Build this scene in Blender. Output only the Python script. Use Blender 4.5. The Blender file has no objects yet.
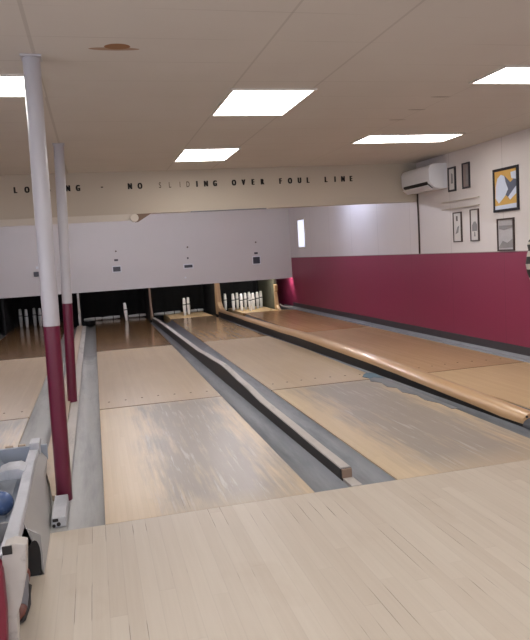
import bpy, bmesh, math, random
from mathutils import Vector, Matrix
random.seed(7)
S = bpy.context.scene
COL = S.collection
PI = math.pi
# ------------------------------------------------------------------ colour / nodes
def lin(c):
    return tuple(((v/255)/12.92 if v/255 <= .04045 else ((v/255+.055)/1.055)**2.4) for v in c)+(1.0,)

class NT:
    """small node-graph helper"""
    def __init__(self, name):
        self.m = bpy.data.materials.new(name); self.m.use_nodes = True
        self.t = self.m.node_tree; self.n = self.t.nodes; self.l = self.t.links
        self.b = self.n['Principled BSDF']
    def new(self, ty, **k):
        n = self.n.new(ty)
        for a, v in k.items(): setattr(n, a, v)
        return n
    def put(self, sock, v):
        if hasattr(v, 'is_output') or isinstance(v, bpy.types.NodeSocket): self.l.new(v, sock)
        else: sock.default_value = v
    def math(self, op, a, b=0.0, c=None, clamp=False):
        n = self.new('ShaderNodeMath', operation=op, use_clamp=clamp)
        self.put(n.inputs[0], a); self.put(n.inputs[1], b)
        if c is not None: self.put(n.inputs[2], c)
        return n.outputs[0]
    def obj(self):
        n = self.new('ShaderNodeTexCoord'); s = self.new('ShaderNodeSeparateXYZ')
        self.l.new(n.outputs['Object'], s.inputs[0]); self.co = n.outputs['Object']
        return s.outputs[0], s.outputs[1], s.outputs[2]
    def comb(self, x, y, z=0.0):
        n = self.new('ShaderNodeCombineXYZ')
        self.put(n.inputs[0], x); self.put(n.inputs[1], y); self.put(n.inputs[2], z)
        return n.outputs[0]
    def white(self, v):
        n = self.new('ShaderNodeTexWhiteNoise', noise_dimensions='3D'); self.l.new(v, n.inputs['Vector'])
        return n.outputs['Value']
    def noise(self, v, scale=1.0, detail=3.0, rough=.55):
        n = self.new('ShaderNodeTexNoise'); self.l.new(v, n.inputs['Vector'])
        n.inputs['Scale'].default_value = scale; n.inputs['Detail'].default_value = detail
        n.inputs['Roughness'].default_value = rough
        return n.outputs['Fac']
    def ramp(self, f, a, b):
        n = self.new('ShaderNodeMapRange', clamp=True); self.put(n.inputs[0], f)
        n.inputs[1].default_value = a; n.inputs[2].default_value = b
        return n.outputs[0]
    def mix(self, f, a, b):
        n = self.new('ShaderNodeMix', data_type='RGBA')
        self.put(n.inputs[0], f); self.put(n.inputs[6], a); self.put(n.inputs[7], b)
        return n.outputs[2]
    def bump(self, h, strength=.2, dist=.01):
        n = self.new('ShaderNodeBump'); n.inputs['Strength'].default_value = strength
        n.inputs['Distance'].default_value = dist; self.l.new(h, n.inputs['Height'])
        self.l.new(n.outputs[0], self.b.inputs['Normal'])

def plain(name, rgb, rough=.5, far=None, var=.06, scale=6.0, metal=0.0, spec=.5, dirt=None, dscale=(3, 3, 3), dlo=.55, dhi=.75):
    t = NT(name); px_, py_, pz_ = t.obj()
    c = lin(rgb); d = tuple(v*(1-var*2) for v in c[:3])+(1,)
    col = t.mix(t.noise(t.co, scale, 4), d, c)
    if dirt:
        mp = t.new('ShaderNodeMapping'); mp.inputs['Scale'].default_value = dscale
        t.l.new(t.co, mp.inputs['Vector'])
        col = t.mix(t.ramp(t.noise(mp.outputs[0], 1.0, 5, .65), dlo, dhi), col, lin(dirt))
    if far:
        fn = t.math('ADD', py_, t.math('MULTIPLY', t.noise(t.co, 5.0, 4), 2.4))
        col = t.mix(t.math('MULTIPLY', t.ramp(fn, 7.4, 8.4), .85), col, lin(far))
    t.l.new(col, t.b.inputs['Base Color'])
    t.b.inputs['Roughness'].default_value = rough; t.b.inputs['Metallic'].default_value = metal
    t.b.inputs['Specular IOR Level'].default_value = spec
    return t.m

def wood(name, base, dark, bw=.062, length=2.0, gap=.03, gapw=.035, gapcut=.6, rough=.35, tone=.5, streak=.5,
         worn=None, wornx=(.0, .35), worny=None, wcut=(.42, .62), stain=None, spec=.5, coat=0.0):
    t = NT(name); x, y, z = t.obj()
    bx = t.math('DIVIDE', x, bw); ix = t.math('FLOOR', bx); fx = t.math('FRACT', bx)
    r1 = t.white(t.comb(ix, 3.7, 1.3))
    yy = t.math('DIVIDE', t.math('ADD', y, t.math('MULTIPLY', r1, length)), length)
    iy = t.math('FLOOR', yy); fy = t.math('FRACT', yy)
    r2 = t.white(t.comb(ix, iy, 5.1))
    st = t.noise(t.comb(t.math('MULTIPLY', x, 42.0), t.math('MULTIPLY', y, 1.6), t.math('MULTIPLY', r2, 9.0)), 1.0, 5, .6)
    big = t.noise(t.comb(t.math('MULTIPLY', x, 1.3), t.math('MULTIPLY', y, .8), 2.0), 1.0, 3, .5)
    f = t.math('ADD', t.math('MULTIPLY', r2, tone), t.math('MULTIPLY', t.ramp(st, .35, .75), streak))
    f = t.math('ADD', f, t.math('MULTIPLY', t.math('SUBTRACT', big, .5), .5), clamp=True)
    col = t.mix(f, lin(base), lin(dark))
    if worn:
        ax = t.math('ABSOLUTE', t.math('SUBTRACT', x, wornx[0]))
        wx = t.math('SUBTRACT', 1.0, t.ramp(ax, wornx[1]*.45, wornx[1]*1.35))
        n = t.noise(t.comb(t.math('MULTIPLY', x, 22.0), t.math('MULTIPLY', y, 1.2), 7.0), 1.0, 6, .7)
        n2 = t.noise(t.comb(t.math('MULTIPLY', x, 3.0), t.math('MULTIPLY', y, .9), 2.0), 1.0, 4, .6)
        n = t.math('ADD', t.math('MULTIPLY', n, .55), t.math('MULTIPLY', n2, .45))
        w = t.math('MULTIPLY', t.ramp(t.math('ADD', n, t.math('MULTIPLY', wx, .25)), wcut[0]+.17, wcut[1]+.17), t.ramp(wx, .0, .35))
        if worny:
            w = t.math('MULTIPLY', w, t.ramp(y, worny[0], worny[0]+.7))
            w = t.math('MULTIPLY', w, t.math('SUBTRACT', 1.0, t.ramp(y, worny[1]-.5, worny[1])))
        col = t.mix(t.math('MULTIPLY', w, .8), col, lin(worn))
        sc = t.noise(t.comb(t.math('MULTIPLY', x, 26.0), t.math('MULTIPLY', y, 1.5), 1.0), 1.0, 4, .7)
        col = t.mix(t.math('MULTIPLY', t.math('MULTIPLY', t.ramp(sc, .56, .66), w), .6), col, lin((186, 182, 176)))
    # open seams between boards, only along stretches
    e = t.math('GREATER_THAN', t.math('ABSOLUTE', t.math('SUBTRACT', fx, .5)), .5-gapw)
    gn = t.noise(t.comb(t.math('MULTIPLY', ix, 13.7), t.math('MULTIPLY', y, 1.7), 4.0), 1.0, 2, .5)
    g = t.math('MULTIPLY', e, t.ramp(gn, gapcut, gapcut+.05))
    ends = t.math('LESS_THAN', fy, .004/length)
    soft = t.math('MULTIPLY', t.math('MAXIMUM', e, ends), gap)
    col = t.mix(t.math('MAXIMUM', t.math('MULTIPLY', g, .75), soft), col, lin((70, 58, 46)))
    if stain:
        sn = t.noise(t.comb(t.math('MULTIPLY', x, 2.2), t.math('MULTIPLY', y, 1.0), 11.0), 1.0, 4, .6)
        col = t.mix(t.math('MULTIPLY', t.ramp(sn, .56, .72), .35), col, lin(stain))
    t.l.new(col, t.b.inputs['Base Color'])
    rn = t.noise(t.comb(t.math('MULTIPLY', x, 6.0), t.math('MULTIPLY', y, 1.5), 3.0), 1.0, 3)
    t.l.new(t.math('ADD', rough-.05, t.math('MULTIPLY', rn, .1)), t.b.inputs['Roughness'])
    t.b.inputs['Specular IOR Level'].default_value = spec
    t.b.inputs['Coat Weight'].default_value = coat; t.b.inputs['Coat Roughness'].default_value = .06
    return t.m

def emit(name, rgb, s):
    t = NT(name); t.obj()
    t.b.inputs['Base Color'].default_value = (.9, .9, .9, 1)
    t.b.inputs['Emission Color'].default_value = lin(rgb); t.b.inputs['Emission Strength'].default_value = s
    return t.m

# ------------------------------------------------------------------ mesh helper
class MB:
    def __init__(self): self.bm = bmesh.new()
    def faces(self, vs, fs):
        v = [self.bm.verts.new(p) for p in vs]
        for f in fs:
            try: self.bm.faces.new([v[i] for i in f])
            except ValueError: pass
        return self
    def box(self, a, b, bev=0.0):
        x0, y0, z0 = a; x1, y1, z1 = b
        vs = [(x0,y0,z0),(x1,y0,z0),(x1,y1,z0),(x0,y1,z0),(x0,y0,z1),(x1,y0,z1),(x1,y1,z1),(x0,y1,z1)]
        fs = [(3,2,1,0),(4,5,6,7),(0,1,5,4),(1,2,6,5),(2,3,7,6),(3,0,4,7)]
        t = bmesh.new(); v = [t.verts.new(p) for p in vs]
        for f in fs: t.faces.new([v[i] for i in f])
        if bev: bmesh.ops.bevel(t, geom=t.edges[:], offset=bev, segments=2, affect='EDGES', profile=.6)
        self.merge(t); return self
    def merge(self, t):
        m = bpy.data.meshes.new('tmp'); t.to_mesh(m); t.free(); self.bm.from_mesh(m); bpy.data.meshes.remove(m)
    def prism(self, poly, axis, a, b, bev=0.0):
        """extrude a 2-D outline along an axis (0 x: poly is (y,z); 1 y: poly is (x,z); 2 z: poly is (x,y))"""
        def P(p, t): return (t, p[0], p[1]) if axis == 0 else (p[0], t, p[1]) if axis == 1 else (p[0], p[1], t)
        n = len(poly); t = bmesh.new()
        v = [t.verts.new(P(p, a)) for p in poly]+[t.verts.new(P(p, b)) for p in poly]
        t.faces.new(v[:n][::-1]); t.faces.new(v[n:])
        for i in range(n): t.faces.new([v[i], v[(i+1) % n], v[n+(i+1) % n], v[n+i]])
        bmesh.ops.recalc_face_normals(t, faces=t.faces[:])
        if bev:
            bmesh.ops.bevel(t, geom=t.edges[:], offset=bev, segments=2, affect='EDGES', profile=.6)
        self.merge(t); return self
    def sweep(self, stations, closed=True):
        """stations: list of rings (each a list of points), skinned in order, ends capped"""
        n = len(stations[0]); t = bmesh.new()
        V = [[t.verts.new(p) for p in r] for r in stations]
        for a, b in zip(V, V[1:]):
            for i in range(n if closed else n-1):
                t.faces.new([a[i], a[(i+1) % n], b[(i+1) % n], b[i]])
        if closed: t.faces.new(V[0][::-1]); t.faces.new(V[-1])
        bmesh.ops.recalc_face_normals(t, faces=t.faces[:])
        self.merge(t); return self
    def tube(self, pts, r, n=12):
        pts = [Vector(p) for p in pts]; R = r if isinstance(r, (list, tuple)) else [r]*len(pts); rings = []
        up = None
        for i, p in enumerate(pts):
            d = (pts[min(i+1, len(pts)-1)]-pts[max(i-1, 0)]).normalized()
            if up is None: up = Vector((0, 0, 1)) if abs(d.z) < .9 else Vector((1, 0, 0))
            s = d.cross(up).normalized(); u = s.cross(d).normalized(); up = u
            rings.append([tuple(p+R[i]*(math.cos(a)*s+math.sin(a)*u)) for a in [2*PI*k/n for k in range(n)]])
        return self.sweep(rings)
    def lathe(self, prof, c=(0, 0, 0), n=20, axis=2):
        rings = []
        for r, h in prof:
            ring = []
            for k in range(n):
                a = 2*PI*k/n; q = (r*math.cos(a), r*math.sin(a), h)
                if axis == 0: q = (h, q[0], q[1])
                elif axis == 1: q = (q[1], h, q[0])
                ring.append((q[0]+c[0], q[1]+c[1], q[2]+c[2]))
            rings.append(ring)
        return self.sweep(rings)
    def ball(self, c, r, n=24):
        t = bmesh.new(); bmesh.ops.create_uvsphere(t, u_segments=n, v_segments=n//2, radius=r)
        rr = r if isinstance(r, (int, float)) else 1
        for v in t.verts: v.co += Vector(c)
        self.merge(t); return self
    def disc(self, c, r, h, n=16): return self.lathe([(r, 0), (r, h)], c, n)
    def build(self, name, mat, parent=None, origin=None, smooth=False, angle=None):
        if parent is not None:
            o0 = Vector((0, 0, 0)); q = parent
            while q is not None: o0 += q.location; q = q.parent
        else: o0 = Vector(origin) if origin else Vector((0, 0, 0))
        for v in self.bm.verts: v.co -= o0
        bmesh.ops.recalc_face_normals(self.bm, faces=self.bm.faces[:])
        m = bpy.data.meshes.new(name); self.bm.to_mesh(m); self.bm.free()
        m.materials.append(mat)
        if smooth or angle:
            for p in m.polygons: p.use_smooth = True
            if angle: m.set_sharp_from_angle(angle=math.radians(angle))
        o = bpy.data.objects.new(name, m); COL.objects.link(o)
        if parent is not None: o.parent = parent
        else: o.location = o0
        return o

def tag(o, label, cat, group=None, kind=None):
    o['label'] = label; o['category'] = cat
    if group: o['group'] = group
    if kind: o['kind'] = kind
    return o
def thing(name, label, cat, loc, group=None):
    o = bpy.data.objects.new(name, None); COL.objects.link(o); o.location = loc
    o.empty_display_size = .1
    return tag(o, label, cat, group)
def struct(name, mb, mat, origin=None):
    o = mb.build(name, mat, None, origin); o['kind'] = 'structure'; return o
def copy_tree(o, parent=None):
    c = o.copy(); COL.objects.link(c)
    if parent is not None: c.parent = parent
    for ch in list(o.children): copy_tree(ch, c)
    return c

# ------------------------------------------------------------------ materials
M = {}
M['approach'] = wood('maple_approach', (190,180,165), (172,159,142), bw=.07, length=1.9, gap=.08, gapw=.03, gapcut=.60, rough=.45, tone=.45, streak=.35, stain=(150,128,100))
FRONT = dict(bw=.032, length=1.6, gap=.05, gapw=.05, gapcut=.68, rough=.38, tone=.35, streak=.3)
M['lane_front'] = wood('lane_front_maple', (198,178,146), (180,158,126), worn=(130,125,120), wornx=(.16,.44), worny=(-.45,3.3), wcut=(.36,.56), **FRONT)
M['lane_front_c'] = wood('lane_front_maple_worn', (198,178,146), (180,158,126), worn=(132,127,122), wornx=(.12,.48), worny=(-.35,3.3), wcut=(.34,.54), **FRONT)
M['lane_front_d'] = wood('lane_front_maple_amber', (206,182,142), (186,156,114), **FRONT)
M['lane_mid'] = wood('lane_middle_pine', (188,168,140), (170,148,120), bw=.032, length=2.4, gap=.02, gapw=.05, gapcut=.8, rough=.3, tone=.3, streak=.3)
M['lane_mid_d'] = wood('lane_middle_pine_amber', (190,158,120), (164,130,94), bw=.032, length=2.4, gap=.03, gapw=.05, gapcut=.8, rough=.42, tone=.35, streak=.35)
M['deck_dark'] = wood('pin_deck_dark_lacquer', (128,98,66), (102,76,48), bw=.032, length=2.0, gap=.03, gapcut=.85, rough=.16, tone=.35, streak=.35, coat=.2)
M['deck_mid'] = wood('pin_deck_amber_lacquer', (176,148,114), (150,122,90), bw=.032, length=2.0, gap=.03, gapcut=.85, rough=.18, tone=.35, streak=.35, coat=.0, spec=.4)
M['deck_d'] = wood('pin_deck_orange_lacquer', (196,154,110), (164,124,84), bw=.032, length=2.0, gap=.03, gapcut=.85, rough=.24, tone=.35, streak=.35, spec=.3)
M['plate'] = wood('pin_plate_maple', (222,194,152), (204,172,128), bw=.032, length=.8, gap=.05, gapcut=.8, rough=.6, spec=.15)
M['seam'] = plain('dark_seam', (44,32,24), .8)
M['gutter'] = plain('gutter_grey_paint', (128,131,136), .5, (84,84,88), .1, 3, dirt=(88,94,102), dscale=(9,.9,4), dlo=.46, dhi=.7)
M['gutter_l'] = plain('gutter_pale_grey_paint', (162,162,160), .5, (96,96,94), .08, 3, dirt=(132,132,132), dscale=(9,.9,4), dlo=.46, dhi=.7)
M['div_side'] = plain('divider_black_paint', (44,41,40), .55, None, .15)
M['div_top'] = plain('divider_worn_white_paint', (186,180,174), .55, None, .1, 8, dirt=(130,124,118), dscale=(8,1.2,8))
M['div_beige'] = plain('divider_beige_paint', (186,168,148), .55, None, .1, 8, dirt=(150,140,128), dscale=(8,1.2,8))
M['rail'] = wood('rail_oiled_maple', (196,162,122), (176,138,98), bw=.3, length=3.5, gap=.0, gapcut=.95, rough=.32, tone=.25, streak=.45, coat=.25)
M['rail_shadow'] = plain('rail_shadow_base', (30,27,26), .6)  # near-black base paints in the shadow line under the rail
M['rubber'] = plain('grey_rubber', (78,80,86), .7)
M['pole_white'] = plain('pole_white_gloss_paint', (182,180,185), .3, None, .05, 5)
M['pole_maroon'] = plain('pole_maroon_gloss_paint', (100,28,54), .3, None, .08, 5)
M['maroon_pad'] = plain('maroon_vinyl', (120,32,52), .4, None, .08, 5)
M['cream'] = plain('beam_cream_paint', (194,184,168), .6, None, .04, 2)
M['cream_w'] = plain('beam_white_board', (212,204,192), .6, None, .04, 4)
M['brown_shade'] = plain('bare_brown_board', (134,112,96), .7, None, .1, 4)
M['letter'] = plain('letter_black', (24,20,18), .6)
M['letter_f'] = plain('letter_faded_brown', (104,92,78), .6)
M['fascia'] = plain('masking_board_pale_lavender', (214,209,208), .42, None, .03, 1.3)
M['black'] = plain('pit_black_curtain', (16,16,18), .8, None, .2, 4)
M['pit_green'] = plain('pit_board_grey_green', (92,92,76), .7, None, .1, 5)
M['kick_tan'] = wood('kickback_tan_wood', (206,172,128), (182,146,104), bw=.2, length=2, gap=0, gapcut=.95, rough=.4)
M['pin'] = plain('pin_white_plastic', (236,234,230), .3, None, .03, 8)
M['pin_dim'] = plain('pin_dim_white', (176,176,176), .4, None, .08, 9)  # greyer copy of the pin white, paints in the dimness of unlit pins
M['stripe'] = plain('pin_dark_stripe', (52,48,50), .5)
M['dark_box'] = plain('dark_display', (58,58,68), .3)
M['metal'] = plain('grey_metal', (120,120,124), .35, None, .05, 5, metal=.7)
M['white_plastic'] = plain('white_plastic', (226,228,234), .35, None, .02, 5)
M['vent_dark'] = plain('vent_dark', (30,28,28), .6)
M['frame_black'] = plain('frame_black', (34,34,44), .4)
M['frame_brown'] = plain('frame_dark_brown', (64,50,46), .45)
M['paper'] = plain('paper_pale', (212,210,208), .6, None, .03, 8)
M['paper_grey'] = plain('paper_grey', (150,148,150), .6, None, .2, 14)
M['photo_mauve'] = plain('photo_mauve', (150,136,134), .5, None, .15, 14)
M['orange'] = plain('poster_amber', (214,172,96), .5, None, .1, 9)
M['poster_blue'] = plain('poster_pale_blue', (206,216,236), .5, None, .05, 9)
M['poster_slate'] = plain('poster_slate', (98,104,124), .5, None, .12, 9)
M['sconce'] = plain('shelf_edge_dark', (118,110,108), .6)
M['return'] = plain('return_grey_white_paint', (184,186,192), .45, None, .08, 5, dirt=(150,154,160), dscale=(6,3,6), dlo=.5, dhi=.75)
M['return_in'] = plain('return_blue_grey_paint', (158,166,178), .5, None, .1, 5, dirt=(126,136,152), dscale=(6,3,6), dlo=.5, dhi=.75)
M['return_side'] = plain('return_side_grey_paint', (166,165,163), .5, None, .08, 4)
M['ball_blue'] = plain('ball_blue_marbled', (86,112,162), .18, None, .3, 9, dirt=(140,156,186), dscale=(14,14,14))
M['beige'] = plain('beige_vinyl', (196,184,166), .5, None, .05, 5)
M['shoe_grey'] = plain('shoe_grey_leather', (112,112,118), .55)
M['shoe_brown'] = plain('shoe_red_brown_leather', (112,62,52), .5)
M['sole'] = plain('shoe_dark_sole', (36,32,32), .7)
M['tape'] = plain('peeled_blue_grey_tape', (104,132,150), .6, None, .2, 20)
M['skirt'] = plain('baseboard_charcoal', (62,60,66), .5, None, .1, 5)
M['curb'] = plain('curb_grey_paint', (138,140,146), .45, None, .1, 5, dirt=(96,98,106), dscale=(6,1.5,6))
M['bag_white'] = plain('bag_white', (196,190,180), .6)
M['bag_black'] = plain('bag_black', (36,36,32), .6)
M['panel'] = emit('lamp_diffuser', (255,250,244), 12.0)
M['panel_cool'] = emit('lamp_tube_cool', (240,238,248), 215.0)
M['wall_tube'] = emit('lamp_tube_blue', (214,224,255), 50.0)
M['daylight'] = emit('daylight_pane', (220,228,255), 1.1)
M['lamp_frame'] = plain('lamp_frame_white', (214,208,200), .5)

def ceiling_mat():
    t = NT('ceiling_tiles'); x, y, z = t.obj()
    base = t.mix(t.noise(t.co, 1.2, 4), lin((202,196,189)), lin((212,207,201)))
    mask = None
    for a, w in ((-.17,.010),(1.13,.007),(1.745,.008),(-1.5,.008),(3.03,.004),(4.25,.005)):
        k = t.math('LESS_THAN', t.math('ABSOLUTE', t.math('SUBTRACT', x, a)), w)
        mask = k if mask is None else t.math('MAXIMUM', mask, k)
    fy = t.math('FRACT', t.math('DIVIDE', t.math('ADD', y, .07+.44*20), .44))
    ky = t.math('LESS_THAN', t.math('ABSOLUTE', t.math('SUBTRACT', fy, .5)), .009)
    ky = t.math('MULTIPLY', ky, t.ramp(t.noise(t.comb(t.math('MULTIPLY', x, .8), t.math('MULTIPLY', y, 2.0), 3.0), 1, 2), .38, .58))
    col = t.mix(t.math('MULTIPLY', mask, .22), base, lin((110,98,88)))
    col = t.mix(t.math('MULTIPLY', ky, .26), col, lin((120,106,94)))
    # brown water stain and a few dark nicks
    def ell(cx, cy, rx, ry):
        dx = t.math('DIVIDE', t.math('SUBTRACT', x, cx), rx); dy = t.math('DIVIDE', t.math('SUBTRACT', y, cy), ry)
        return t.math('ADD', t.math('MULTIPLY', dx, dx), t.math('MULTIPLY', dy, dy))
    n = t.noise(t.co, 9.0, 3)
    s1 = t.math('LESS_THAN', t.math('ADD', ell(.285, .30, .075, .055), t.math('MULTIPLY', n, .5)), 1.15)
    s2 = t.math('LESS_THAN', t.math('ADD', ell(.27, .345, .15, .03), t.math('MULTIPLY', n, .6)), 1.2)
    col = t.mix(t.math('MULTIPLY', t.math('MAXIMUM', t.math('MULTIPLY', s2, .75), s1), .95), col, lin((142,98,58)))
    for cx, cy in ((2.95,1.50),(2.98,1.98),(3.0,2.42),(4.1,1.55)):
        k = t.math('LESS_THAN', ell(cx, cy, .09, .016), 1.0)
        col = t.mix(t.math('MULTIPLY', k, .6), col, lin((90,74,64)))
    t.l.new(col, t.b.inputs['Base Color']); t.b.inputs['Roughness'].default_value = .85
    return t.m
def wall_mat():
    t = NT('wall_two_tone_paint'); x, y, z = t.obj()
    n = t.noise(t.co, 1.5, 4)
    up = t.mix(n, lin((212,206,206)), lin((222,217,216)))
    lo = t.mix(n, lin((136,44,76)), lin((144,50,82)))
    k = t.math('GREATER_THAN', z, 1.25)
    seam = t.math('LESS_THAN', t.math('ABSOLUTE', t.math('SUBTRACT', z, 1.25)), .009)
    col = t.mix(k, lo, up)
    col = t.mix(t.math('MULTIPLY', seam, .6), col, lin((96,30,52)))
    # faint vertical joints between sheets
    fy = t.math('FRACT', t.math('DIVIDE', t.math('ADD', y, 20.3), 1.22))
    j = t.math('LESS_THAN', t.math('ABSOLUTE', t.math('SUBTRACT', fy, .5)), .004)
    col = t.mix(t.math('MULTIPLY', j, .25), col, lin((70,34,46)))
    t.l.new(col, t.b.inputs['Base Color'])
    t.l.new(t.math('ADD', .36, t.math('MULTIPLY', n, .1)), t.b.inputs['Roughness'])
    return t.m

# ------------------------------------------------------------------ room
H = 2.608; XR = 4.853; XL = -3.9; YB = -5.6; YE = 14.6
CEIL = ceiling_mat(); WALL = wall_mat()
struct('floor', MB().box((XL-.1, YB-.1, -.2), (XR+.1, 0, 0)), M['approach'])
struct('floor_under_lanes', MB().box((XL-.1, 0, -.3), (XR+.1, YE+.1, -.2)), M['skirt'])
struct('ceiling', MB().box((XL-.1, YB-.1, H), (XR+.1, YE+.1, H+.12)), CEIL)
struct('wall_right', MB().box((XR, YB-.1, -.2), (XR+.12, YE+.1, H)), WALL)
struct('wall_left', MB().box((XL-.12, YB-.1, -.2), (XL, YE+.1, H)), WALL)
struct('wall_back', MB().box((XL, YB-.12, -.2), (XR, YB, H)), M['cream_w'])
struct('wall_far', MB().box((XL, YE, -.2), (XR, YE+.12, H)), M['black'])
struct('baseboard_right', MB().box((XR-.022, .02, .02), (XR, 12.4, .14), .004), M['skirt'])

M['fill_pane'] = emit('fill_pane', (232,236,252), 5.0)  # glowing panes of unseen windows, added to brighten ceiling and room
for i, (a, b) in enumerate(((-3.2,-1.6),(-.4,1.2),(2.2,3.8))):
    w_ = MB().box((a-.06, YB, .84), (b+.06, YB+.03, 2.26)).build('window_%d' % (i+2), M['lamp_frame'], None, ((a+b)/2, YB, .84)); w_['kind'] = 'structure'
    MB().box((a, YB+.02, .9), (b, YB+.036, 2.2)).build('pane', M['fill_pane'], w_)
for i, (a, b) in enumerate(((-4.6,-3.0),(-2.2,-.6))):  # two more unseen windows added on the left wall as fill light
    w_ = MB().box((XL, a-.06, .84), (XL+.03, b+.06, 2.26)).build('window_%d' % (i+5), M['lamp_frame'], None, (XL, (a+b)/2, .84)); w_['kind'] = 'structure'
    MB().box((XL+.02, a, .9), (XL+.036, b, 2.2)).build('pane', M['fill_pane'], w_)
# ------------------------------------------------------------------ lanes
S1, S2, S3, YP = 2.962, 7.352, 12.1, 13.9
def lerp(pts, y):
    for (a, u), (b, v) in zip(pts, pts[1:]):
        if y <= b: return u+(v-u)*max(0, (y-a))/(b-a)
    return pts[-1][1]
CR = lambda y: lerp([(0,2.931),(5.5,2.931),(8.4,2.80),(13.9,2.70)], y)
DC = lambda y: 1.465*(1-.0085*y)
RC = lambda y: 3.165*(1-.0083*y)
LANES = [(-1.85, -.65, 'A'), (0.0, 1.2, 'B'), (1.731, 2.931, 'C'), (3.46, 4.72, 'D')]
LAB = {'A': 'bowling lane at the far left, half hidden behind the two poles',
       'B': 'bowling lane just right of the poles with grey worn wood in its middle',
       'C': 'bowling lane between the low dark divider and the long round wooden rail',
       'D': 'amber bowling lane running along the maroon wall'}
for x0, x1, k in LANES:
    cx = (x0+x1)/2
    t = thing('bowling_lane', LAB[k], 'bowling lane', (cx, 0, -.2))
    g = .014
    fm = {'A': 'lane_front_c', 'B': 'lane_front', 'C': 'lane_front_c', 'D': 'lane_front_d'}[k]
    mm = 'lane_mid_d' if k == 'D' else 'lane_mid'
    dm = {'A': 'deck_dark', 'B': 'deck_dark', 'C': 'deck_mid', 'D': 'deck_d'}[k]
    redge = {'C': CR, 'D': lambda y: 4.72 if y < 11.9 else 4.72-.36*min(1, (y-11.9)/.4)}.get(k, lambda y: x1)
    def section(a, b, z=0.0):
        yy = sorted({a, b} | {v for v in (5.5, 8.4, 11.9, 12.3) if a < v < b})
        return MB().prism([(x0, a)]+[(redge(v), v) for v in yy]+[(x0, b)], 2, -.2, z)
    section(.003, S1-g).build('front_boards', M[fm], t)
    section(S1-g, S1+g, -.003).build('seam_strip', M['seam'], t)
    section(S1+g, S2).build('middle_boards', M[mm], t)
    section(S2, S3).build('pin_deck', M[dm], t)
    section(S3, YP).build('pin_plate', M['plate' if k in 'CD' else dm], t)
    for i in range(7):
        MB().disc((x0+(x1-x0)*(.08+.14*i), S1+.37+.02*abs(3-i)*(-1), 0), .011, .0012, 10).build('marker_dot', M['seam'], t)

# gutters: shallow round troughs
def gutter(x0, x1, label, mat, depth=.05, y0=.003, y1=12.3, rise0=-.008, rise1=-.008):
    f0 = x0 if callable(x0) else (lambda y: x0)
    f1 = x1 if callable(x1) else (lambda y: x1)
    ys = [y0, .5, 3, 5.5, S2-.1, S2+.1, 8.4, 10, 11.2, y1]; rings = []
    n = 10
    for y in ys:
        a, b = f0(y), f1(y)
        d = min(depth if y < S2 else depth+.02, (b-a)*.3)
        top = [(a+(b-a)*i/n, y, (rise0+(rise1-rise0)*i/n)-d*math.sin(PI*i/n)**.7) for i in range(n+1)]
        rings.append(top+[(b, y, -.2), (a, y, -.2)])
    o = MB().sweep(rings).build('gutter', mat, None, ((f0(0)+f1(0))/2, 0, -.2), angle=40)
    return tag(o, label, 'gutter')
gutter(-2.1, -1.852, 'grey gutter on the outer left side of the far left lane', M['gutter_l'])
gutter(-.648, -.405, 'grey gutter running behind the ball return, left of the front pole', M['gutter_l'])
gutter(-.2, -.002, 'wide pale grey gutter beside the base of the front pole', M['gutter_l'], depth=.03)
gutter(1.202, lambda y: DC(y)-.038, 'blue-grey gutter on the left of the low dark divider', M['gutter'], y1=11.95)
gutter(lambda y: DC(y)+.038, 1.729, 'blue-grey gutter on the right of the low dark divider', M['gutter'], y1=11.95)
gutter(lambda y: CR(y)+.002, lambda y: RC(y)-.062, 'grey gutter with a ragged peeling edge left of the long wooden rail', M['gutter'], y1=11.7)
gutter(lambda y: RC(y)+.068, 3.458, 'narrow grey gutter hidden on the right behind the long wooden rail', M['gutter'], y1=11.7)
o = MB().prism([(4.722,-.2),(4.722,-.004),(4.735,.02),(4.76,.012),(4.80,.012),(4.829,.045),(4.829,-.2)], 1, .003, 13.2).build('gutter', M['curb'], None, (4.78, 0, -.2))
tag(o, 'grey curb gutter along the foot of the maroon wall', 'gutter')

# divider between lanes B and C: low black wall with white worn top, slightly bowed
DIV = [(.17,.063),(.65,.066),(1.34,.078),(2.05,.086),(2.85,.126),(3.88,.166),(4.78,.142),(5.72,.116),(6.46,.116),(8.2,.112),(10.6,.107),(11.95,.08)]
def bowed(prof, y):
    for (a, za), (b, zb) in zip(prof, prof[1:]):
        if a <= y <= b:
            u = (y-a)/(b-a); u = u*u*(3-2*u); return za+(zb-za)*u
    return prof[-1][1] if y > prof[-1][0] else prof[0][1]
t = thing('lane_divider', 'low dark divider with a pale top strip between two blue-grey gutters', 'lane divider', (1.465, 0, -.2))
ys = [.17+i*(11.95-.17)/48 for i in range(49)]
rs, rt = [], []
for y in ys:
    c = DC(y); z = bowed(DIV, y); w = .036
    rs.append([(c-w, y, -.19), (c+w, y, -.19), (c+w, y, z-.006), (c-w, y, z-.006)])
    rt.append([(c-w+.004, y+.012, z-.006), (c+w, y+.012, z-.006), (c+w-.003, y+.012, z), (c-w+.008, y+.012, z)])
MB().sweep(rs).build('side_boards', M['div_side'], t)
MB().sweep(rt).build('top_strip', M['div_top'], t)
MB().box((1.432, .155, .0), (1.497, .17, .058), .004).build('end_cap', M['brown_shade'], t)
o = MB().prism([(1.434,.006),(1.500,.006),(1.500,.15),(1.434,.15)], 2, -.2, .004).build('patch_board', M['div_top'], None, (1.465,.08,-.2))
tag(o, 'small pale board stub in front of the low dark divider end', 'board')

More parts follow.
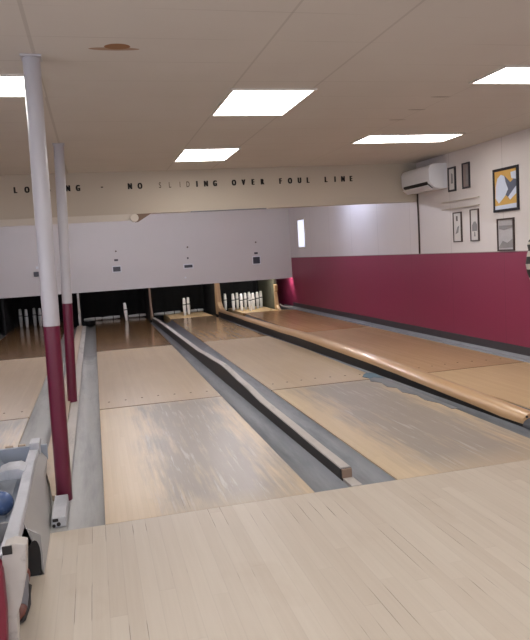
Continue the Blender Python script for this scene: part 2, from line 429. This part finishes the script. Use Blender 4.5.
# divider A/B carries the poles
t = thing('lane_divider', 'beige capped divider strip that both poles stand on', 'lane divider', (-.3, 0, -.2))
MB().box((-.403, .003, -.2), (-.202, 11.95, .0)).build('divider_body', M['gutter_l'], t)
MB().prism([(-.303,.5),(-.285,.5),(-.285,11.95),(-.395,11.95),(-.395,1.17),(-.365,.98),(-.325,.7)], 2, 0, .035).build('beige_cap', M['div_beige'], t)
MB().box((-.283, .62, 0), (-.205, 11.95, .02), .005).build('pale_cap', M['div_top'], t)
o = thing('end_block', 'pale end block with black slots at the foot of the front pole', 'block', (-.27, .06, 0))
MB().box((-.281, .06, 0), (-.205, .43, .058), .008).build('block_body', M['return'], o)
MB().box((-.275, .054, .036), (-.245, .062, .052), .002).build('slot', M['vent_dark'], o)
MB().lathe([(.009, .054), (.009, .062)], (-.27, 0, .014), 12, 1).build('bolt_hole', M['vent_dark'], o)
MB().lathe([(.011, .054), (.011, .062)], (-.245, 0, .02), 12, 1).build('bolt_hole', M['vent_dark'], o)

# ball return rail between C and D
RAIL = [(.66,.100),(.78,.108),(1.17,.122),(1.61,.136),(2.19,.152),(2.8,.172),(3.42,.188),(4.3,.198),(5.2,.208),(5.8,.205),(6.96,.186),(8.3,.176),(9.7,.169),(11.75,.165)]
t = thing('ball_return_rail', 'long round-topped wooden rail running down between the two right lanes', 'ball return rail', (3.17, 0, -.2))
ys = [.66+i*(11.7-.66)/44 for i in range(45)]
rr, rb = [], []
for i, y in enumerate(ys):
    c = RC(y); z = bowed(RAIL, y)
    w = lerp([(.6,.088),(5,.086),(8,.066),(12,.05)], y); hh = lerp([(.6,.072),(5,.072),(8,.052),(12,.045)], y)
    if i == 0: w, hh = .08, .062
    ring = []
    for a in range(14):
        an = -PI*.08+a/13*PI*1.16
        ring.append((c+w*math.cos(an), y, z-hh+hh*math.sin(an)))
    rr.append(ring)
    rb.append([(c-.06, y+.03, -.19), (c+.065, y+.03, -.19), (c+.065, y+.03, z-hh-.004), (c-.06, y+.03, z-hh-.004)])
MB().sweep(rr).build('rail_cap', M['rail'], t, angle=50)
MB().sweep(rb).build('rail_base', M['rail_shadow'], t)
e = [(3.147+.084*math.cos(-PI*.08+a/13*PI*1.16), .012+.055*math.sin(-PI*.08+a/13*PI*1.16)) for a in range(14)]
MB().prism(e+[(3.09,-.008),(3.22,-.008)], 1, .56, .66, .006).build('rubber_nose', M['rubber'], t)
MB().lathe([(.009, .652), (.009, .661)], (3.10, 0, .075), 10, 1).build('screw', M['vent_dark'], t)

# peeled tape beside the rail
pts = [(2.935,3.32),(2.88,3.2),(2.80,3.12),(2.83,3.0),(2.78,2.84),(2.85,2.72),(2.81,2.5),(2.87,2.4),(2.83,2.2),(2.89,2.02),(2.86,1.8),(2.91,1.62),(2.90,1.4),(2.955,1.38),(2.955,3.3)]
o = MB().prism(pts, 2, .0005, .004).build('tape_strip', M['gutter'], None, (2.88,2.4,.0005))
tag(o, 'ragged strip of peeled grey paint along the lane edge by the wooden rail', 'paint strip')
pts = [(2.93,3.30),(2.86,3.22),(2.80,3.10),(2.84,2.98),(2.90,3.02),(2.96,2.9),(2.99,3.2)]
o = MB().prism(pts, 2, .0045, .007).build('tape_patch', M['tape'], None, (2.9,3.1,.0045))
tag(o, 'small blue tape patch stuck beside the round wooden rail', 'tape')

# ------------------------------------------------------------------ poles
def pole(x, y, r, zs, label, tilt=0.0):
    t = thing('support_pole', label, 'pole', (x, y, 0))
    MB().lathe([(r*1.02, 0.0), (r*1.02, zs)], (x, y, 0), 28).build('maroon_base', M['pole_maroon'], t, angle=40)
    MB().lathe([(r*1.06, zs), (r*1.06, H-.01), (r, H-.004)], (x, y, 0), 28).build('white_shaft', M['pole_white'], t, angle=40)
    MB().box((x-.058, y-.058, H-.012), (x+.058, y+.058, H), .002).build('top_plate', M['pole_white'], t)
    t.rotation_euler = (0, tilt, 0)
    return t
pole(-.232, .507, .046, 1.062, 'nearer white pole with a maroon lower half, beside the ball return', .016)
pole(-.265, 3.411, .047, 1.029, 'farther white pole with a maroon lower half, standing right behind the nearer one', .034)

# ------------------------------------------------------------------ beam with lettering
t = thing('header_beam', 'cream header beam hanging from the ceiling across all lanes', 'beam', (.5, 5.65, 2.04))
MB().box((XL, 5.65, 2.043), (XR, 5.80, H)).build('beam_board', M['cream'], t)
MB().box((XL, 5.63, 1.955), (.64, 5.66, 2.043), .004).build('lower_board', M['cream_w'], t)
MB().lathe([(.05, 5.58), (.056, 5.585), (.056, 5.662)], (.645, 0, 1.988), 24, 1).build('rounded_end', M['cream_w'], t, angle=40)
MB().prism([(.66,1.93),(.70,1.935),(.88,2.043),(.66,2.043)], 1, 5.66, 5.69).build('brace', M['brown_shade'], t)
MB().box((1.42, 5.64, 2.03), (2.5, 5.66, 2.046), .003).build('metal_strip', M['metal'], t)
L = [('L',-.833),('O',-.691),('B',-.555),('B',-.424),('I',-.305),('N',-.179),('G',-.052),('-',.257),('N',.624),('O',.757),('S',1.026),('L',1.162),('I',1.299),('D',1.409),('I',1.533),('N',1.659),('G',1.785),('O',2.055),('V',2.191),('E',2.328),('R',2.466),('F',2.731),('O',2.872),('U',3.014),('L',3.142),('L',3.415),('I',3.554),('N',3.677),('E',3.802)]
sg = thing('wall_lettering', 'row of small black capital letters on the cream header beam', 'lettering', (1.5, 5.648, 2.41))
dg = bpy.context.evaluated_depsgraph_get()
for ch, x in L:
    cu = bpy.data.curves.new('letter', 'FONT'); cu.body = ch; cu.size = .108; cu.align_x = 'CENTER'; cu.align_y = 'CENTER'
    cu.extrude = .002; faint = 1.0 <= x <= 1.45
    cu.offset = .0015 if faint else .002
    ob = bpy.data.objects.new('letter', cu); COL.objects.link(ob)
    bpy.context.view_layer.update()
    me = bpy.data.meshes.new_from_object(ob.evaluated_get(bpy.context.evaluated_depsgraph_get()))
    COL.objects.unlink(ob); bpy.data.objects.remove(ob)
    xs = [v.co.x for v in me.vertices]; yv = [v.co.y for v in me.vertices]
    mx, my = (min(xs)+max(xs))/2, (min(yv)+max(yv))/2
    k = .62 if ch != '-' else .5
    for v in me.vertices: v.co = Vector(((v.co.x-mx)*k+x-1.5, -v.co.z, v.co.y-my+(2.414-2.41)))
    if not faint:                       # bolder strokes
        b2 = bmesh.new()
        for k2, dx in enumerate((-.007, 0, .007)):
            for v in me.vertices: v.co.x += dx if k2 == 0 else .007
            b2.from_mesh(me)
        b2.to_mesh(me); b2.free()
    me.materials.append(M['letter_f'] if faint else M['letter'])
    o = bpy.data.objects.new('letter', me); COL.objects.link(o); o.parent = sg

# ------------------------------------------------------------------ masking unit at the pin end
YF = 12.425; ZF = .765
PANEL = t = thing('masking_panel', 'pale lavender masking panel across the pin end below the header beam', 'panel', (.5, YF, ZF))
MB().box((XL, YF, ZF), (XR, YF+.03, H)).build('panel_board', M['fascia'], t)
MB().box((XL, YF-.006, ZF-.012), (XR, YF+.03, ZF)).build('bottom_trim', M['fascia'], t)
def indicator(x, kind, label):
    t = thing('lane_indicator', label, 'lane indicator', (x, YF, 1.2))
    if kind == 'A':
        MB().box((x-.09, YF-.02, 1.19), (x+.09, YF, 1.30), .006).build('display', M['dark_box'], t)
        MB().box((x-.03, YF-.015, 1.36), (x+.05, YF, 1.42), .004).build('lamp', M['white_plastic'], t); return
    zz = {'B': (1.66, 1.455, 1.245), 'C': (1.66, 1.40, 1.205), 'D': (1.685, 1.42, 1.245)}[kind]
    MB().lathe([(.02, YF-.012), (.02, YF)], (x+.01, 0, zz[0]), 12, 1).build('lamp', M['letter_f'], t)
    w = .045 if kind != 'C' else .018
    MB().box((x-w, YF-.012, zz[1]-.022), (x+w, YF, zz[1]+.022), .004).build('number_plate', M['dark_box'], t)
    w, h = {'B': (.085, .055), 'C': (.098, .034), 'D': (.085, .08)}[kind]
    fr = MB().box((x-w-.022, YF-.014, zz[2]-h-.022), (x+w+.022, YF, zz[2]+h+.022), .005).build('display_frame', M['white_plastic'], t)
    MB().box((x-w, YF-.02, zz[2]-h), (x+w, YF-.013, zz[2]+h), .003).build('display', M['dark_box'], fr)
    if kind == 'C':
        MB().lathe([(.022, YF-.02), (.022, YF)], (x-.09, 0, .94), 14, 1).build('button', M['white_plastic'], t)
indicator(-1.17, 'A', 'small display box on the masking panel half hidden by the nearer pole')
indicator(.59, 'B', 'dark display on the masking panel nearest right of the poles')
indicator(2.27, 'C', 'thin dark display bar on the masking panel above a white dot')
indicator(3.955, 'D', 'square dark display with white rim at the right end of the masking panel')

# kickbacks (side walls of the pits)
def kickback(x, label, face, w=.05, front=True, reach=11.75):
    t = thing('kickback', label, 'kickback', (x, 13, -.2))
    MB().box((x-w/2, 12.5, -.2), (x+w/2, YE-.02, 1.0)).build('side_board', M['black'], t)
    if front:
        c = [(12.5,.75),(12.36,.75),(12.34,.7),(12.30,.5),(12.22,.3),(12.05,.19),(reach,.12),(reach,.03),(12.05,.002),(12.5,.002)]
        MB().prism(c, 0, x-w/2-.004, x+w/2+.004, .004).build('front_guard', face, t)
    return t
kickback(-2.0, 'dark pit divider at the far left of the pin end', M['brown_shade'], front=False)
kickback(-.335, 'pale thin pit divider just right of the farther pole', M['div_top'], w=.04, reach=12.0)
kickback(1.30, 'thin dark pit divider with a curved guard between the two middle pits', M['brown_shade'], w=.03, reach=12.0)
kickback(2.93, 'broad tan wooden pit divider with a curved foot at the end of the wooden rail', M['kick_tan'], w=.10, reach=11.75)
t = thing('kickback', 'tan edged pit divider on the right of the full rack of pins', 'kickback', (4.40, 13, -.2))
MB().box((4.38, 12.5, -.2), (4.43, YE-.02, 1.0)).build('side_board', M['pit_green'], t)
MB().prism([(12.5,.62),(12.36,.6),(12.38,.48),(12.44,.42),(12.4,.3),(12.34,.1),(12.2,.02),(12.2,.002),(12.5,.002)], 0, 4.37, 4.44, .004).build('front_guard', M['kick_tan'], t)
MB().tube([(4.45,12.3,.13),(4.52,12.25,.07),(4.62,12.2,.045),(4.72,12.15,.04)], .016, 8).build('curved_lip', M['div_top'], t, smooth=True)
# pit interiors
for a, b, lab in ((-1.97,-.36,'black curtain behind the pins left of the poles'), (-.31,1.28,'black curtain behind the single leaning pin'),
                  (1.32,2.87,'black curtain behind the pair of standing pins'), (2.99,4.37,'black curtain behind the full rack of pins')):
    o = MB()
    n = 24; front = [(a+(b-a)*i/n, 14.1+.02*math.sin(i*1.7)) for i in range(n+1)]
    o.prism(front+[(b,14.15),(a,14.15)], 2, -.18, 1.2)
    tag(o.build('pit_curtain', M['black'], None, ((a+b)/2, 14.1, -.18), angle=40), lab, 'curtain')
# lamps in the pits (fluorescent tubes hidden behind the masking panel)
def pit_lamp(a, b, strength):
    t = MB().box((a, YF+.03, .80), (b, YF+.075, .86), .004).build('lamp_batten', M['lamp_frame'], PANEL)
    MB().tube([(a+.03, YF+.058, .788), (b-.03, YF+.058, .788)], .012, 10).build('lamp_tube', emit('pit_tube', (255,251,244), strength), t, smooth=True)
pit_lamp(3.05, 4.32, 70.0); pit_lamp(1.40, 2.82, 24.0); pit_lamp(-.25, 1.22, 7.0); pit_lamp(-1.9, -.5, 1.5); pit_lamp(4.47, 4.82, 120.0)  # last tube is added outside the pits to brighten the maroon wall
# ------------------------------------------------------------------ candlepins
PROF = [(r*1.12, h*1.05) for r, h in [(.018,0),(.026,.004),(.0285,.03),(.034,.11),(.037,.20),(.034,.30),(.0285,.38),(.026,.402),(.015,.41)]]
def make_pin(mat, label, group=None):
    t = thing('candlepin', label, 'bowling pin', (0,0,0), group)
    MB().lathe(PROF, (0,0,0), 18).build('pin_body', mat, t, angle=50)
    MB().lathe([(.0408,.255),(.0405,.276)], (0,0,0), 18).build('pin_stripe', M['stripe'], t)
    return t
D = [(3.66,12.10,'frontmost pin of the full rack, at its tip'),
     (3.50,12.37,'second row pin on the left in the full rack'), (3.80,12.37,'second row pin on the right in the full rack'),
     (3.35,12.63,'third row pin at the left in the full rack'), (3.66,12.63,'third row pin in the middle of the full rack'), (3.97,12.63,'third row pin at the right in the full rack'),
     (3.20,12.90,'left end of the back row, by the tan guard'), (3.51,12.90,'back row pin second from left in the full rack'),
     (3.82,12.90,'back row pin second from right in the full rack'), (4.13,12.90,'rightmost pin of the full rack, in its back row')]
def back(x, y, d=.45):
    return .05+(x-.05)*(y+d+3.63)/(y+3.63), y+d
pin0 = make_pin(M['pin'], '', None)
for i, (x, y, lab) in enumerate(D):
    o = pin0 if i == 0 else copy_tree(pin0)
    o.location = (*back(x, y), 0); o['label'] = 'white candlepin, '+lab; o['group'] = 'pins of the full rack at the right end'
for i, (x, y, lab) in enumerate([(2.115,12.50,'left one of the standing pair'), (2.235,12.66,'right one of the standing pair')]):
    o = copy_tree(pin0); o.location = (*back(x, y, .3), 0); o['label'] = 'white candlepin, '+lab; o['group'] = 'standing pair of pins'
o = copy_tree(pin0); o.location = (*back(.725, 12.45, .2), 0.001); o.rotation_euler = (0, math.radians(-3.2), 0)
o['label'] = 'white candlepin leaning slightly, alone in the pit right of the poles'; del o['group']
pinA = make_pin(M['pin_dim'], 'x')
A = [(-1.68,12.9,'leftmost pin standing in the left pit'), (-1.525,12.63,'second pin from the left in the left pit'), (-1.37,12.9,'third pin from the left in the left pit'),
     (-1.225,12.63,'fourth pin from the left in the left pit, against the nearer pole')]
for i, (x, y, lab) in enumerate(A):
    o = pinA if i == 0 else copy_tree(pinA)
    o.location = (*back(x, y), 0); o['label'] = 'dim candlepin, '+lab; o['group'] = 'pins standing in the left pit'
def lying(x, y, z, rz, lab):
    o = copy_tree(pinA); o.location = (*back(x, y, .3), z)
    o.rotation_euler = (0, PI/2-.02, rz); o['label'] = lab; o['group'] = 'fallen pins in the pits'
lying(-.26, 13.05, .042, .06, 'fallen candlepin lying leftmost at the back of the single pin pit')
lying(.17, 13.1, .042, .03, 'fallen candlepin lying just left of the single standing pin')
lying(.80, 13.08, .042, -.03, 'fallen candlepin lying just right of the single standing pin')
lying(1.42, 13.02, .042, -.2, 'fallen candlepin at the far left, in the standing pair pit')
lying(1.66, 13.06, .042, .05, 'fallen candlepin lying left of the standing pair')
lying(2.25, 13.15, .042, .08, 'fallen candlepin lying right behind the standing pair')

# ------------------------------------------------------------------ ceiling lights
def light(x0, x1, y0, y1, label, mat=None):
    t = thing('ceiling_light', label, 'ceiling light', ((x0+x1)/2, (y0+y1)/2, H-.02))
    f = MB()
    for a, b in (((x0-.02,y0-.02),(x1+.02,y0)), ((x0-.02,y1),(x1+.02,y1+.02)), ((x0-.02,y0),(x0,y1)), ((x1,y0),(x1+.02,y1))):
        f.box((a[0],a[1],H-.012), (b[0],b[1],H))
    f.build('light_frame', M['lamp_frame'], t)
    MB().box((x0,y0,H-.008), (x1,y1,H)).build('diffuser', mat or M['panel'], t)
light(1.142, 1.757, 1.239, 2.101, 'larger glowing ceiling panel above the middle of the lanes')
light(1.142, 1.757, 3.871, 4.761, 'smaller looking ceiling panel near the header beam, behind the larger one')
light(3.049, 4.178, 3.21, 3.685, 'long thin looking ceiling panel near the wall air conditioner')
light(2.957, 4.09, .60, 1.03, 'ceiling panel cut by the right edge above the pictures')
light(-1.05, -.19, .89, 1.41, 'ceiling panel cut by the left edge beside the nearer pole')
light(-.9, -.2, -2.2, -1.4, 'unseen ceiling panel added behind the viewer on the left')  # this and the next two are unseen panels added for bounce light
light(1.142, 1.757, -2.2, -1.3, 'unseen ceiling panel added behind the viewer in the middle')
light(2.957, 4.09, -2.2, -1.7, 'unseen ceiling panel added behind the viewer on the right')
light(-2.9, -2.3, 3.4, 4.2, 'ceiling panel over the far left of the lanes')
def batten(x0, x1, y, label):
    t = thing('batten_light', label, 'ceiling light', ((x0+x1)/2, y, H-.06))
    MB().box((x0, y-.05, H-.05), (x1, y+.05, H), .006).build('batten', M['lamp_frame'], t)
    MB().tube([(x0+.05, y, H-.07), (x1-.05, y, H-.07)], .018, 10).build('lamp_tube', M['panel_cool'], t, smooth=True)
batten(-2.2, -1.0, 8.2, 'fluorescent batten behind the header beam over the far left lane')
batten(0, 1.2, 8.2, 'fluorescent batten behind the header beam over the lane by the poles')
batten(1.8, 3.0, 8.2, 'fluorescent batten behind the header beam over the middle lanes')
t = thing('batten_light', 'fluorescent batten behind the header beam close to the right wall', 'ceiling light', (4.3, 8.0, H-.06))
MB().box((4.25, 7.3, 2.36), (4.35, 8.7, 2.40), .006).build('batten', M['lamp_frame'], t)
MB().tube([(4.30, 7.35, 2.345), (4.30, 8.65, 2.345)], .018, 10).build('lamp_tube', M['wall_tube'], t, smooth=True)
for yy in (7.6, 8.4): MB().tube([(4.30, yy, 2.39), (4.30, yy, H)], .006, 8).build('hanger', M['metal'], t)

# ------------------------------------------------------------------ right wall fittings
t = thing('air_conditioner', 'white split air conditioner high on the right wall beside the beam', 'air conditioner', (4.85, 5.1, 2.15))
ac = [(4.853,2.49),(4.66,2.485),(4.6,2.465),(4.575,2.42),(4.575,2.27),(4.59,2.225),(4.66,2.165),(4.72,2.15),(4.853,2.15)]
MB().prism(ac, 1, 4.76, 5.60, .008).build('unit_body', M['white_plastic'], t, angle=40)
MB().prism([(4.576,2.228),(4.66,2.158),(4.668,2.165),(4.58,2.25)], 1, 4.82, 5.54).build('vent_slot', M['vent_dark'], t)
MB().prism([(4.572,2.195),(4.65,2.135),(4.655,2.142),(4.577,2.203)], 1, 4.80, 5.56).build('louvre', M['white_plastic'], t)
o = MB().tube([(4.843,5.62,2.2),(4.843,5.63,2.05),(4.843,5.62,1.7),(4.843,5.625,1.26)], .013, 8).build('drain_pipe', M['frame_brown'], None, (4.84,5.62,1.26), smooth=True)
tag(o, 'thin dark drain pipe running down the wall below the air conditioner', 'pipe')
def picture(y0, y1, z0, z1, label, fmat, fw, art, cat='framed picture', mat_col=None):
    """y0 nearer the camera; hangs on the right wall facing -x"""
    t = thing('framed_picture', label, cat, (XR, (y0+y1)/2, z0))
    f = MB(); d = .022
    f.box((XR-d,y0,z0),(XR,y1,z0+fw), .003); f.box((XR-d,y0,z1-fw),(XR,y1,z1), .003)
    f.box((XR-d,y0,z0+fw),(XR,y0+fw,z1-fw), .003); f.box((XR-d,y1-fw,z0+fw),(XR,y1,z1-fw), .003)
    f.build('frame', fmat, t)
    pr = MB().box((XR-.012,y0+fw,z0+fw),(XR-.004,y1-fw,z1-fw)).build('print', mat_col or M['paper'], t)
    for i, (poly, m) in enumerate(art):
        # poly in picture fractions, u: left to right as seen (far to near), v: bottom to top
        P = [(y1-fw-(y1-y0-2*fw)*u, z0+fw+(z1-z0-2*fw)*v) for u, v in poly]
        MB().prism(P, 0, XR-.0135-.0008*i, XR-.0115-.0008*i).build('printed_shape', m, pr)
blob = [(.03,.30),(.18,.16),(.42,.30),(.62,.44),(.60,.62),(.48,.84),(.30,.90),(.14,.82),(.05,.6)]
picture(3.165, 3.66, 1.73, 2.242, 'big black framed poster with amber and pale blue shapes', M['frame_black'], .03,
        [([(0,.1),(0,.0),(1,0),(1,.12)], M['poster_blue']), (blob, M['poster_blue']),
         ([(.46,.86),(.72,.66),(.98,.8),(.98,.52),(.82,.40),(.6,.30),(.5,.36),(.62,.5),(.52,.68)], M['poster_slate']),
         ([(.74,.92),(.99,.93),(.99,.72),(.78,.76)], M['poster_blue']), ([(.62,.3),(.98,.55),(.98,.36),(.7,.22)], M['poster_blue'])], mat_col=M['orange'])
picture(3.268, 3.60, 1.262, 1.65, 'grey framed photograph hung under the big amber poster', M['frame_brown'], .018,
        [([(.04,.1),(.3,.3),(.6,.22),(.95,.35),(.95,.06),(.04,.04)], M['paper_grey']), ([(.05,.7),(.4,.66),(.95,.72),(.95,.8),(.05,.82)], M['paper_grey'])],
        mat_col=plain('photo_silver', (186,184,188), .5, None, .15, 18))
picture(4.525, 4.715, 2.085, 2.41, 'small dark framed print nearest the air conditioner, upper row', M['frame_black'], .024,
        [([(.3,.3),(.7,.3),(.65,.75),(.4,.8)], M['paper_grey'])])
picture(4.18, 4.355, 2.09, 2.42, 'small dark framed mauve photo, second in the upper row', M['frame_black'], .02,
        [([(.5,.1),(.95,.1),(.95,.6),(.6,.95)], M['paper_grey'])], mat_col=M['photo_mauve'])
picture(4.41, 4.62, 1.40, 1.80, 'narrow pale print in thin frame, left one of the lower row', M['frame_brown'], .014,
        [([(.35,.72),(.55,.72),(.55,.9),(.35,.9)], M['frame_brown']), ([(.2,.25),(.6,.3),(.75,.55),(.5,.5)], M['paper_grey'])])
picture(4.0, 4.195, 1.40, 1.81, 'narrow pale print with a grey motif, right one of the lower row', M['frame_brown'], .014,
        [([(.15,.3),(.85,.3),(.85,.5),(.65,.62),(.4,.62),(.15,.5)], M['paper_grey']), ([(.4,.12),(.6,.12),(.55,.28),(.45,.28)], M['paper_grey'])])
for z, lab in ((1.955, 'upper of two thin ledge strips between the picture rows'), (1.855, 'lower of two thin ledge strips between the picture rows')):
    o = MB().box((XR-.03, 3.98, z-.005), (XR, 4.9, z+.005), .002).build('wall_ledge', M['cream_w'], None, (XR, 4.4, z-.008))
    tag(o, lab, 'ledge')
# narrow window far down the wall
t = MB().box((XR-.014, 11.16, 1.46), (XR, 11.74, 2.16)).build('window_1', M['lamp_frame'], None, (XR, 11.45, 1.46)); t['kind'] = 'structure'
MB().box((XR-.02, 11.22, 1.50), (XR-.013, 11.68, 2.12)).build('pane', M['daylight'], t)
# striped bag on the right wall
t = thing('hanging_bag', 'black and white striped bag hanging at the right edge of the maroon wall', 'bag', (4.80, 2.72, 1.0))
bagp = [(.012,.80),(.06,.90),(.10,1.02),(.115,1.12),(.10,1.22),(.085,1.27),(.095,1.32),(.08,1.37),(.03,1.42)]
def seg(a, b):
    out = []
    for r, z in bagp:
        if a <= z <= b: out.append((r, z))
    def R(z):
        for (r0, z0), (r1, z1) in zip(bagp, bagp[1:]):
            if z0 <= z <= z1: return r0+(r1-r0)*(z-z0)/(z1-z0)
    return [(R(a), a)]+[p for p in out if a < p[1] < b]+[(R(b), b)]
for i, (a, b) in enumerate(((.80,.97),(.97,1.06),(1.06,1.12),(1.12,1.20),(1.20,1.26),(1.26,1.33),(1.33,1.36),(1.36,1.42))):
    MB().lathe(seg(a, b), (4.735, 2.72, 0), 20).build('stripe_band', M['bag_white'] if i % 2 == 0 else M['bag_black'], t, angle=40)
MB().tube([(4.735,2.72,1.41),(4.79,2.72,1.47),(4.85,2.72,1.48)], .008, 8).build('strap', M['bag_black'], t, smooth=True)

# ------------------------------------------------------------------ ball return at the left
t = thing('ball_return', 'grey white ball return trough in the left foreground', 'ball return', (-.5, 0, 0))
ys = [-1.06,-.8,-.49,-.1,.3,.7,1.1]
def ztop(y): return .20+(.0 if y > .2 else (.2-y)*.125)
ra, rl, rs, ri = [], [], [], []
for y in ys:
    z = ztop(y); s = -.43+max(0, .5-y)*.053
    ra.append([(s-.035,y,z-.05),(s+.025,y,z-.05),(s+.025,y,z-.006),(s+.02,y,z),(s-.03,y,z),(s-.035,y,z-.006)])
    l = s-.27
    rl.append([(l-.03,y,z-.05),(l+.03,y,z-.05),(l+.03,y,z-.005),(l+.025,y,z),(l-.025,y,z),(l-.03,y,z-.005)])
    ri.append([(l+.025,y,z-.03),(l+.06,y,z-.09),(l+.11,y,z-.125),(s-.10,y,z-.125),(s-.06,y,z-.09),(s-.03,y,z-.03),(s-.03,y,z-.06),(s-.09,y,z-.15),(l+.09,y,z-.15),(l+.025,y,z-.06)])
MB().sweep(ra).build('right_rail', M['return'], t)
MB().sweep(rl).build('left_rail', M['return'], t)
MB().sweep(ri).build('trough', M['return_in'], t, angle=40)
for y in [-.49,-.1,.3,.7,1.1]:
    z = ztop(y); s = -.43+max(0, .5-y)*.053
    q = lerp([(-.49,-.285),(.1,-.285),(.5,-.305),(.7,-.33),(1.1,-.385)], y)
    rs.append([(q,y,.001),(q-.02,y,.06),(s+.07,y,.11),(s+.026,y,z-.03),(s-.02,y,z-.04),(s+.02,y,.08),(min(q-.02,-.36),y,.001)])
MB().sweep(rs).build('side_skirt', M['return_side'], t, angle=40)
# cross board with upright slats at the far end
MB().box((-.72,1.08,.10),(-.355,1.11,.205), .004).build('end_board', M['return_in'], t)
for x in (-.60,-.52,-.445):
    MB().box((x-.025,1.11,.03),(x+.025,1.135,.215), .004).build('upright_slat', M['div_beige'] if x != -.445 else M['return'], t)
MB().box((-.46,1.0,.12),(-.395,1.14,.245), .008).build('corner_post', M['return'], t)
MB().prism([(-.62,.16),(-.44,.16),(-.45,.205),(-.48,.222),(-.55,.222),(-.60,.205)], 1, .52, .70, .006).build('cross_hood', M['return'], t)
# arched front plate
arch = [(-.372+.076*(.5-.5*math.cos(PI*i/12))+.02*math.sin(PI*i/12), .004+.165*math.sin(PI*i/12)**.75) for i in range(13)]
pl = [(-.74,0),(-.74,.27),(-.40,.27),(-.36,.24),(-.285,.19),(-.283,.03),(-.283,0)]
MB().prism(pl, 1, -.49, -.475).build('front_plate', M['return_side'], t)
MB().prism(arch, 1, -.497, -.488).build('arch_opening', M['vent_dark'], t)
# near post with maroon pad
post = [(-.356,.37),(-.345,.415),(-.313,.425),(-.268,.412),(-.278,.30),(-.307,.19),(-.324,.15),(-.332,0),(-.376,0),(-.368,.15)]
MB().prism(post, 1, -1.13, -1.06, .005).build('front_post', M['div_top'], t)
MB().box((-.352,-1.136,.386),(-.318,-1.128,.418), .002).build('post_slot', M['vent_dark'], t)
pad = [(-.62,0),(-.62,.39),(-.40,.385),(-.365,.37),(-.352,.34),(-.352,.2),(-.366,0)]
MB().prism(pad, 1, -1.17, -1.10, .012).build('maroon_pad', M['maroon_pad'], t)
o = MB().ball((-.53, .1, .166), .064, 32).build('bowling_ball', M['ball_blue'], None, (-.53,.1,.102), smooth=True)
tag(o, 'blue marbled bowling ball sitting in the grey ball return', 'bowling ball')
t = thing('padded_nozzle', 'beige padded tube with a dark open end at the left edge above the ball return', 'tube', (-.47,-.7,.26))
MB().tube([(-.498,-.45,.42),(-.482,-.6,.40),(-.46,-.78,.335),(-.452,-.86,.30)], [.05,.05,.046,.042], 16).build('tube_body', M['beige'], t, smooth=True)
MB().tube([(-.4522,-.857,.3015),(-.4505,-.872,.294)], [.044,.044], 16).build('chrome_rim', M['white_plastic'], t, smooth=False)
MB().tube([(-.4505,-.872,.294),(-.4502,-.876,.2925)], [.037,.036], 16).build('dark_opening', M['vent_dark'], t)
MB().tube([(-.498,-.46,.42),(-.56,-.30,.30),(-.60,-.28,.13)], .02, 10).build('bracket', M['return'], t, smooth=True)

# shoe tucked beside the return
t = thing('bowling_shoe', 'grey and red-brown bowling shoe on the floor beside the ball return', 'shoe', (-.36,-.76,0))
def shoe_ring(y, w, z0, z1, cx=-.365):
    return [(cx+w*math.cos(a), y, z0+(z1-z0)*max(0, .5+.5*math.sin(a))**.8) for a in [2*PI*k/16 for k in range(16)]]
MB().sweep([shoe_ring(-.93,.012,.0,.012),shoe_ring(-.90,.038,0,.016),shoe_ring(-.78,.047,0,.018),shoe_ring(-.68,.038,0,.018),shoe_ring(-.60,.036,0,.018),shoe_ring(-.575,.02,0,.014)]).build('sole', M['sole'], t, angle=50)
MB().sweep([shoe_ring(-.925,.014,.012,.03),shoe_ring(-.895,.036,.012,.052),shoe_ring(-.86,.043,.012,.064)]).build('toe_cap', M['shoe_brown'], t, smooth=True)
MB().sweep([shoe_ring(-.86,.043,.012,.064),shoe_ring(-.79,.044,.012,.088),shoe_ring(-.73,.038,.012,.112),shoe_ring(-.66,.036,.012,.118)]).build('upper', M['shoe_grey'], t, smooth=True)
MB().sweep([shoe_ring(-.66,.036,.012,.118),shoe_ring(-.61,.036,.012,.112),shoe_ring(-.58,.022,.012,.09)]).build('heel_counter', M['shoe_brown'], t, smooth=True)
MB().sweep([shoe_ring(-.715,.022,.11,.124),shoe_ring(-.66,.024,.11,.126),shoe_ring(-.62,.02,.108,.122)]).build('opening', M['sole'], t, smooth=True)

# ------------------------------------------------------------------ world, camera, view
w = bpy.data.worlds.new('World'); S.world = w; w.use_nodes = True
w.node_tree.nodes['Background'].inputs[0].default_value = (.5,.5,.55,1); w.node_tree.nodes['Background'].inputs[1].default_value = .05
cam = bpy.data.cameras.new('Camera'); co = bpy.data.objects.new('Camera', cam); COL.objects.link(co)
yaw, pitch, roll, f = .246, -.100, -.061, 668.9
fw = Vector((math.sin(yaw)*math.cos(pitch), math.cos(yaw)*math.cos(pitch), math.sin(pitch)))
r = Vector((math.cos(yaw), -math.sin(yaw), 0)); u = r.cross(fw)
c, s = math.cos(roll), math.sin(roll)
r2 = c*r+s*u; u2 = -s*r+c*u
Mx = Matrix(((r2.x,u2.x,-fw.x,.05),(r2.y,u2.y,-fw.y,-3.632),(r2.z,u2.z,-fw.z,1.415),(0,0,0,1)))
co.matrix_world = Mx
cam.sensor_fit = 'VERTICAL'; cam.sensor_height = 24; cam.lens = f/640*24; cam.clip_start = .05
S.camera = co
S.view_settings.view_transform = 'Standard'; S.view_settings.look = 'None'
S.view_settings.exposure = -0.1; S.view_settings.gamma = 1.0; S.view_settings.use_curve_mapping = False
